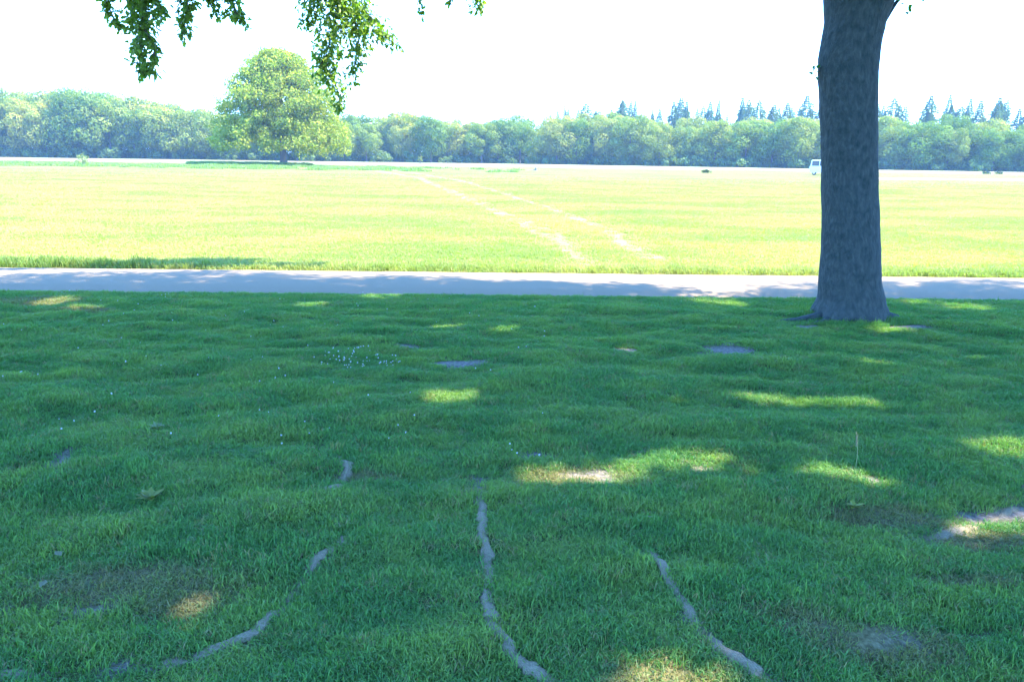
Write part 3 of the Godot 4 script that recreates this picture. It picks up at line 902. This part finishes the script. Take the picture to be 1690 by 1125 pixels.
func build_wood() -> void:
	var r := RandomNumberGenerator.new()
	r.seed = 91
	var crowns := []
	var tints := [Color(0.20, 0.25, 0.045), Color(0.25, 0.275, 0.05), Color(0.13, 0.19, 0.04), Color(0.29, 0.29, 0.055), Color(0.19, 0.23, 0.05), Color(0.15, 0.215, 0.04), Color(0.27, 0.275, 0.06)]
	for k in 7:
		crowns.append(tinted(lumpy_crown(500 + k, 18 + k, 7800, 0.42, 0.11, 5.4 + 0.25 * (k % 3), 12.0), Vector3.ONE, tints[k]))
	var trunk_mesh := tube([Vector3(0, -0.03, 0), Vector3(0, 0.05, 0), Vector3(0.01, 0.3, 0), Vector3(0, 0.7, 0)], [0.05, 0.036, 0.03, 0.008], 8)
	var spots := []
	for row in 3:
		var x := -185.0 + row * 3.0
		while x < 180.0:
			var xx := x + r.randf_range(-1.6, 1.6)
			var z := -wood_edge(xx) - 4.0 - row * 9.0 - r.randf_range(-1.6, 3.0)
			if absf(xx / -z) < 0.80:
				spots.append([xx, z, row])
			x += r.randf_range(5.4, 8.0) + row * 0.5
	spots.sort_custom(func(a, b): return a[0] / -a[1] < b[0] / -b[1])
	var left_of_lone := 0
	for s in spots:
		if s[2] == 0 and s[0] / -s[1] < -0.30 and s[0] / -s[1] > -0.70: left_of_lone += 1
	var lone_left := 0
	var middle := 0
	var right := 0
	for s in spots:
		var ratio: float = s[0] / -s[1]
		var h: float = wood_height(s[0]) * r.randf_range(0.78, 1.14) * (1.0 + 0.06 * s[2])
		var wide: float = h * r.randf_range(0.40, 0.52)
		var label := "broadleaf tree deeper in the distant wood, its crown mostly hidden by the front row"
		var group := "trees deeper in the distant wood"
		if s[2] == 0:
			group = "front row of the distant wood"
			if ratio <= -0.70 or ratio >= 0.70:
				label = "broadleaf tree at the end of the distant wood's front row, past the picture's edge"
			elif ratio < -0.30:
				label = "broadleaf tree in the distant wood's front row, %s leftward from the lone tree" % ordinal(left_of_lone - 1 - lone_left)
				lone_left += 1
			elif ratio < 0.45:
				label = "broadleaf tree in the distant wood's front row, %s rightward from the lone tree" % ordinal(middle)
				middle += 1
			else:
				label = "broadleaf tree in the distant wood's front row, %s rightward from the near trunk" % ordinal(right)
				right += 1
		var t := thing("wood_tree", Vector3(s[0], height(s[0], s[1]), s[1]), label, "tree", group)
		var o := part("crown", crowns[r.randi() % 7], M.far_leaf, t)
		o.scale = Vector3(wide / 5.5, h / 12.0, wide / 5.5)
		o.rotation.y = r.randf_range(0, TAU)
		var tr := part("trunk", trunk_mesh, M.far_bark, t)
		tr.scale = Vector3(h * 0.5, h, h * 0.5)
	# conifers rising behind the broadleaf trees, from the middle to the right
	var firs := []
	for k in 6:
		firs.append(tinted(conifer_mesh(600 + k), Vector3.ONE, [Color(0.10, 0.135, 0.075), Color(0.08, 0.12, 0.085), Color(0.085, 0.125, 0.08), Color(0.10, 0.14, 0.085), Color(0.09, 0.13, 0.09), Color(0.11, 0.14, 0.08)][k]))
	var x := 10.0
	var counts := {"left": 0, "right": 0}
	while x < 185.0:
		var z := -wood_edge(x) - 34.0 - r.randf_range(0.0, 45.0)
		var tall := -z / (wood_edge(x) + 30.0) * r.randf_range(13.5, 18.8)
		if x < 30.0: tall *= r.randf_range(0.84, 1.0)
		var side := "left" if x / -z < 0.45 else "right"
		var t := thing("conifer", Vector3(x, 0, z), "conifer rising behind the broadleaf wood, %s of those %s of the near trunk" % [ordinal(counts[side]), side], "tree", "conifers behind the wood, %s of the near trunk" % side)
		counts[side] += 1
		var o := part("crown", firs[r.randi() % 6], M.far_leaf, t)
		var wide := tall * r.randf_range(0.15, 0.36)
		o.scale = Vector3(wide, tall, wide)
		o.rotation = Vector3(r.randf_range(-0.03, 0.03), r.randf_range(0, TAU), r.randf_range(-0.03, 0.03))
		var tr := part("trunk", trunk_mesh, M.far_bark, t)
		tr.scale = Vector3(tall * 0.4, tall * 1.3, tall * 0.4)
		x += r.randf_range(0.5, 2.0)
	# undergrowth that closes the foot of the wood
	var b := PackedFloat32Array()
	for i in 900:
		var xx := -185.0 + 365.0 * i / 900.0 + r.randf_range(-0.6, 0.6)
		var z := -wood_edge(xx) - r.randf_range(1.5, 24.0)
		var s := r.randf_range(1.5, 3.0)
		push(b, Basis(Vector3.UP, r.randf_range(0, TAU)).scaled(Vector3(s * 1.1, s * 1.15, s * 1.1)), Vector3(xx, -0.3, z), Color(0.15, 0.21, 0.065) * r.randf_range(0.8, 1.2))
	tag(scatter("undergrowth", lumpy_crown(550, 9, 700, 0.16, 0.0, 1.0, 1.0), M.far_leaf, b, self), "low leafy undergrowth along the foot of the distant wood", "undergrowth", "", "stuff")

func build_lone_tree() -> void:
	var at := Vector3(-36.0, 0.0, -121.0)
	var t := thing("lone_tree", at, "large broad domed tree standing alone in the field, left of the middle", "tree")
	var r := RandomNumberGenerator.new()
	r.seed = 17
	part("trunk", tube([Vector3(0, -0.4, 0), Vector3(0, 0.1, 0), Vector3(0.05, 0.8, 0), Vector3(0.0, 2.2, 0), Vector3(0.1, 5, 0), Vector3(0, 10, 0), Vector3(0, 14, 0)], [0.85, 0.65, 0.52, 0.5, 0.45, 0.25, 0.08], 18, 0.15), M.far_bark, t)
	for i in 9:
		var a := TAU * i / 9.0
		var tip := Vector3(cos(a) * 7.5, r.randf_range(6, 13), sin(a) * 7.5)
		part("limb", tube([Vector3(0, 2.6 + i * 0.35, 0), tip * Vector3(0.4, 0, 0.4) + Vector3(0, 4.5 + i * 0.4, 0), tip], [0.26, 0.16, 0.03], 8, 0.1), M.far_bark, t)
	# clumps of leaves over a dome that is widest low down and droops at its rim
	var f := Faces.new()
	var clumps := []
	for i in 900:
		var y := r.randf()
		var reach := 10.6 * pow(1.0 - pow(maxf(0.0, (y - 0.12)) / 0.9, 1.9), 0.62) if y > 0.12 else 10.6
		var a := r.randf_range(0, TAU)
		var q := sqrt(r.randf_range(0.08, 1.0)) * 0.94
		var p := Vector3(cos(a) * reach * q, 1.9 + y * 14.6, sin(a) * reach * q)
		p += Vector3(1, 0.6, 1) * rand_dir(r) * 0.7
		if y < 0.15: p.y += (1.0 - q) * 3.0
		clumps.append([p, r.randf_range(0.9, 1.75), r.randf_range(0.8, 1.25)])
	for c in clumps:
		for k in 74:
			var d := rand_dir(r)
			var p: Vector3 = c[0] + d * Vector3(1, 0.6, 1) * c[1] * lerpf(1.05, 0.4, pow(r.randf(), 1.6))
			var col: Color = Color(0.16, 0.225, 0.03).lerp(Color(0.29, 0.29, 0.045), r.randf()) * float(c[2])
			var td := rand_dir(r)
			leaf(f, p, (td - d * td.dot(d) * 0.6 + Vector3(0, -0.3, 0)).normalized(), (d + rand_dir(r) * 0.5).normalized(), r.randf_range(0.24, 0.5), r.randf_range(0.18, 0.32), col)
	part("crown", f.mesh(), M.far_leaf, t)

func build_field_things() -> void:
	var r := RandomNumberGenerator.new()
	r.seed = 37
	# a pale shrub far left
	var t := thing("field_shrub", Vector3(-49.0, 0, -88.0), "pale round shrub with bare stems in the rough grass at far left", "shrub")
	var o := part("crown", tinted(lumpy_crown(701, 8, 620, 0.12, 0.12, 0.75, 1.4), Vector3.ONE, Color(0.24, 0.28, 0.12)), M.far_leaf, t)
	o.scale = Vector3.ONE
	part("stem", tube([Vector3(0, -0.1, 0), Vector3(0.02, 0.4, 0), Vector3(0.0, 0.9, 0)], [0.05, 0.04, 0.02], 8), M.far_bark, t)
	part("stem", tube([Vector3(0.12, -0.1, 0), Vector3(0.2, 0.3, 0), Vector3(0.22, 0.6, 0)], [0.03, 0.025, 0.015], 8), M.far_bark, t)
	# a yellow-green sapling with its stake
	t = thing("sapling", Vector3(-18.2, 0, -150.0), "small yellow-green sapling standing alone before the wood, right of the lone tree", "tree")
	o = part("crown", tinted(lumpy_crown(702, 6, 320, 0.14, 0.1, 0.5, 1.3), Vector3.ONE, Color(0.26, 0.28, 0.09)), M.far_leaf, t)
	o.position = Vector3(0, 0.45, 0)
	part("trunk", tube([Vector3(0, -0.1, 0), Vector3(0.02, 0.6, 0), Vector3(0.05, 1.5, 0), Vector3(0.1, 2.3, 0)], [0.05, 0.045, 0.03, 0.012], 8), M.far_bark, t)
	# low dark shrub, stump, tussocks
	t = thing("low_shrub", Vector3(25.4, 0, -103.0), "low dark shrub with one upright shoot in the field, left of the car", "shrub")
	o = part("foliage", tinted(lumpy_crown(703, 7, 420, 0.12, 0.0, 0.85, 0.36), Vector3.ONE, Color(0.045, 0.075, 0.03)), M.far_leaf, t)
	part("shoot", tube([Vector3(0.1, -0.05, 0), Vector3(0.14, 0.3, 0), Vector3(0.18, 0.55, 0)], [0.06, 0.05, 0.03], 8, 0.2), M.far_bark, t)
	t = thing("stump", Vector3(2.9, 0, -104.0), "short grey wooden stump in the field near the middle", "stump")
	part("trunk", tube([Vector3(0, -0.1, 0), Vector3(0, 0.05, 0), Vector3(0.01, 0.2, 0), Vector3(0.02, 0.36, 0), Vector3(0.02, 0.38, 0)], [0.22, 0.17, 0.15, 0.14, 0.01], 12, 0.25), plain("weathered", lin(0.16, 0.14, 0.10), 0.9), t)
	part("root", tube([Vector3(-0.08, 0.06, 0), Vector3(-0.5, 0.03, 0.05), Vector3(-1.2, 0.0, 0.1)], [0.09, 0.06, 0.03], 8, 0.2), M.weathered, t)
	for w in [[81.0, -133.2, "small dark tussock at far right, left one of a pair"], [83.3, -133.4, "small dark tussock at far right, right one of a pair"]]:
		var q := part("tussock", tinted(tuft(720 + int(w[0]), 60, 0.3, 0.03, 0.1), Vector3(2.2, 0.55, 2.2), Color(0.05, 0.08, 0.03)), M.grass_blade, self)
		q.position = Vector3(w[0], 0, w[1])
		tag(q, w[2], "grass tuft", "dark tussocks at far right")
	# the furrowed edge of bare earth right of the trunk
	var v := PackedVector3Array()
	var idx := PackedInt32Array()
	var n := 0
	var x := 36.0
	while x < 90.0:
		var z := -78.0 - (x - 36.0) * 0.12 + noise_mid.get_noise_2d(x * 0.3, 0) * 0.8
		var hh := 0.16 + 0.08 * noise_mid.get_noise_2d(x * 0.4, 5.0)
		v.append_array(PackedVector3Array([Vector3(x, -0.05, z + 0.7), Vector3(x, hh, z + 0.1), Vector3(x, hh * 0.9, z - 0.3), Vector3(x, -0.05, z - 1.2)]))
		n += 1
		x += 0.5
	for i in n - 1:
		for k in 3:
			var a := i * 4 + k
			idx.append_array(PackedInt32Array([a, a + 1, a + 4, a + 1, a + 5, a + 4]))
	part("earth_bank", smooth_mesh(v, idx, PackedVector2Array()), plain("earth", lin(0.16, 0.14, 0.09), 0.95), self).set_meta("kind", "structure")

# ---------------------------------------------------------------- the parked vehicle
func slab(f: Faces, pts: Array, z0: float, z1: float, inset: float) -> void:
	# a side outline (x, y) drawn across z, its rim pulled in so that edges are chamfered
	var c := Color.WHITE
	var mid := Vector2.ZERO
	for p in pts: mid += Vector2(p[0], p[1]) / pts.size()
	var rings := []
	for q in [[z0, inset], [z0 + inset, 0.0], [z1 - inset, 0.0], [z1, inset]]:
		var ring := []
		for p in pts:
			var d: Vector2 = (mid - Vector2(p[0], p[1])).normalized() * q[1]
			ring.append(Vector3(p[0] + d.x, p[1] + d.y, q[0]))
		rings.append(ring)
	var n := pts.size()
	for k in 3:
		for i in n:
			f.quad(rings[k][i], rings[k][(i + 1) % n], rings[k + 1][(i + 1) % n], rings[k + 1][i], c)
	for k in [0, 3]:
		for i in n:
			var m := Vector3(mid.x, mid.y, rings[k][0].z)
			f.tri(m, rings[k][i], rings[k][(i + 1) % n], c)

func build_car() -> void:
	# x runs from rear to front, z across
	var t := thing("parked_car", Vector3(39.1, 0.0, -97.0), "boxy silver car parked far out in the field, half hidden by the near trunk", "car")
	t.rotation_degrees.y = -63.0
	var f := Faces.new()
	slab(f, [[-2.1, 0.42], [-2.15, 0.75], [-2.12, 1.05], [0.9, 1.08], [1.85, 0.98], [2.08, 0.86], [2.12, 0.42], [1.9, 0.34], [-1.9, 0.34]], -0.88, 0.88, 0.06)
	var body := part("body", f.mesh(), M.car_paint, t)
	f = Faces.new()
	slab(f, [[-2.1, 1.04], [-2.0, 1.78], [-1.8, 1.86], [0.1, 1.86], [0.3, 1.80], [0.95, 1.06]], -0.8, 0.8, 0.08)
	part("cabin", f.mesh(), M.car_paint, t)
	f = Faces.new()
	slab(f, [[0.36, 1.74], [0.385, 1.77], [0.965, 1.13], [0.94, 1.10]], -0.68, 0.68, 0.004)
	part("windscreen", f.mesh(), M.car_glass, t)
	for s in [-1.0, 1.0]:
		f = Faces.new()
		slab(f, [[-0.55, 1.12], [-0.55, 1.72], [0.12, 1.72], [0.62, 1.12]], s * 0.80 - 0.012, s * 0.80 + 0.012, 0.004)
		part("side_window", f.mesh(), M.car_glass, t)
		f = Faces.new()
		slab(f, [[-1.8, 1.12], [-1.78, 1.72], [-0.65, 1.72], [-0.65, 1.12]], s * 0.80 - 0.012, s * 0.80 + 0.012, 0.004)
		part("side_window", f.mesh(), M.car_glass, t)
		f = Faces.new()
		slab(f, [[2.02, 0.68], [2.03, 0.86], [2.13, 0.84], [2.135, 0.68]], s * 0.66 - 0.17, s * 0.66 + 0.17, 0.02)
		part("headlight", f.mesh(), M.lamp_glass, t)
		f = Faces.new()
		slab(f, [[0.62, 1.1], [0.60, 1.26], [0.74, 1.26], [0.76, 1.1]], s * 0.98 - 0.1, s * 0.98 + 0.1, 0.03)
		part("mirror", f.mesh(), M.car_paint, t)
		f = Faces.new()
		slab(f, [[-1.7, 1.88], [-1.7, 1.92], [0.0, 1.92], [0.0, 1.88]], s * 0.62 - 0.02, s * 0.62 + 0.02, 0.008)
		part("roof_rail", f.mesh(), M.black_trim, t)
		for x in [-1.32, 1.32]:
			var w := MeshInstance3D.new()
			w.name = "wheel"
			var tyre := TorusMesh.new()
			tyre.inner_radius = 0.2
			tyre.outer_radius = 0.35
			tyre.rings = 28
			tyre.ring_segments = 12
			w.mesh = tyre
			w.material_override = M.tyre
			t.add_child(w, true)
			w.position = Vector3(x, 0.35, s * 0.8)
			w.rotation_degrees.x = 90
			var rim := CylinderMesh.new()
			rim.top_radius = 0.22
			rim.bottom_radius = 0.22
			rim.height = 0.13
			part("rim", rim, M.chrome, w)
	f = Faces.new()
	slab(f, [[2.05, 0.66], [2.05, 0.84], [2.13, 0.82], [2.145, 0.66]], -0.45, 0.45, 0.015)
	part("grille", f.mesh(), M.black_trim, t)
	f = Faces.new()
	slab(f, [[2.0, 0.36], [2.02, 0.58], [2.19, 0.58], [2.2, 0.36]], -0.86, 0.86, 0.04)
	part("bumper", f.mesh(), M.car_paint, t)
	f = Faces.new()
	slab(f, [[2.12, 0.40], [2.12, 0.5], [2.21, 0.5], [2.21, 0.40]], -0.5, 0.5, 0.01)
	part("air_intake", f.mesh(), M.black_trim, t)

# ----------------------------------------------------------------
func _ready() -> void:
	# camera, sky, sun, exposure
	var cam := Camera3D.new()
	cam.name = "camera"
	add_child(cam)
	cam.fov = 48.46
	cam.near = 0.05
	cam.far = 3000.0
	cam.transform = Transform3D(Basis(Vector3.RIGHT, deg_to_rad(-13.6)) * Basis(Vector3.BACK, deg_to_rad(0.8)), Vector3(0, 1.6, 0))
	cam.current = true
	var env := Environment.new()
	env.background_mode = Environment.BG_SKY
	var sky := Sky.new()
	var sm := ProceduralSkyMaterial.new()
	sm.sky_top_color = lin(0.15, 0.46, 1.25)
	sm.sky_horizon_color = lin(0.54, 1.0, 1.72)
	sm.sky_curve = 0.12
	sm.ground_bottom_color = lin(0.15, 0.18, 0.10)
	sm.ground_horizon_color = lin(0.5, 0.9, 1.4)
	sm.sun_angle_max = 20.0
	sky.sky_material = sm
	env.sky = sky
	env.tonemap_mode = Environment.TONE_MAPPER_LINEAR
	env.tonemap_exposure = 8.0
	env.fog_enabled = true
	env.fog_density = 0.0003
	env.fog_light_color = Color(0.66, 0.84, 1.0)
	env.sdfgi_enabled = true
	env.ssao_enabled = true
	env.ssil_enabled = true
	var we := WorldEnvironment.new()
	we.name = "world"
	we.environment = env
	add_child(we)
	var sun := DirectionalLight3D.new()
	sun.name = "sun"
	sun.light_color = Color(1.0, 0.96, 0.86)
	sun.light_energy = 1.4
	sun.light_angular_distance = 0.53
	sun.shadow_enabled = true
	add_child(sun)
	sun.look_at_from_position(SUN_TO, Vector3.ZERO, Vector3.UP)

	for n in [[noise_low, 0.9, 1], [noise_mid, 1.6, 2], [noise_fine, 4.0, 3]]:
		n[0].noise_type = FastNoiseLite.TYPE_SIMPLEX_SMOOTH
		n[0].frequency = n[1]
		n[0].seed = n[2]
		n[0].fractal_octaves = 3
	make_materials()
	build_ground()
	build_path()
	build_wood()
	build_lone_tree()
	roadside_tree()
	overhanging_tree()
	row_tree(Vector3(12.4, 0, -8.1), 45, "tree along the path, past the picture's right edge, whose crown shades the path")
	build_roots()
	build_car()
	build_field_things()
	build_lawn()
	build_field_grass()
	build_small_plants()
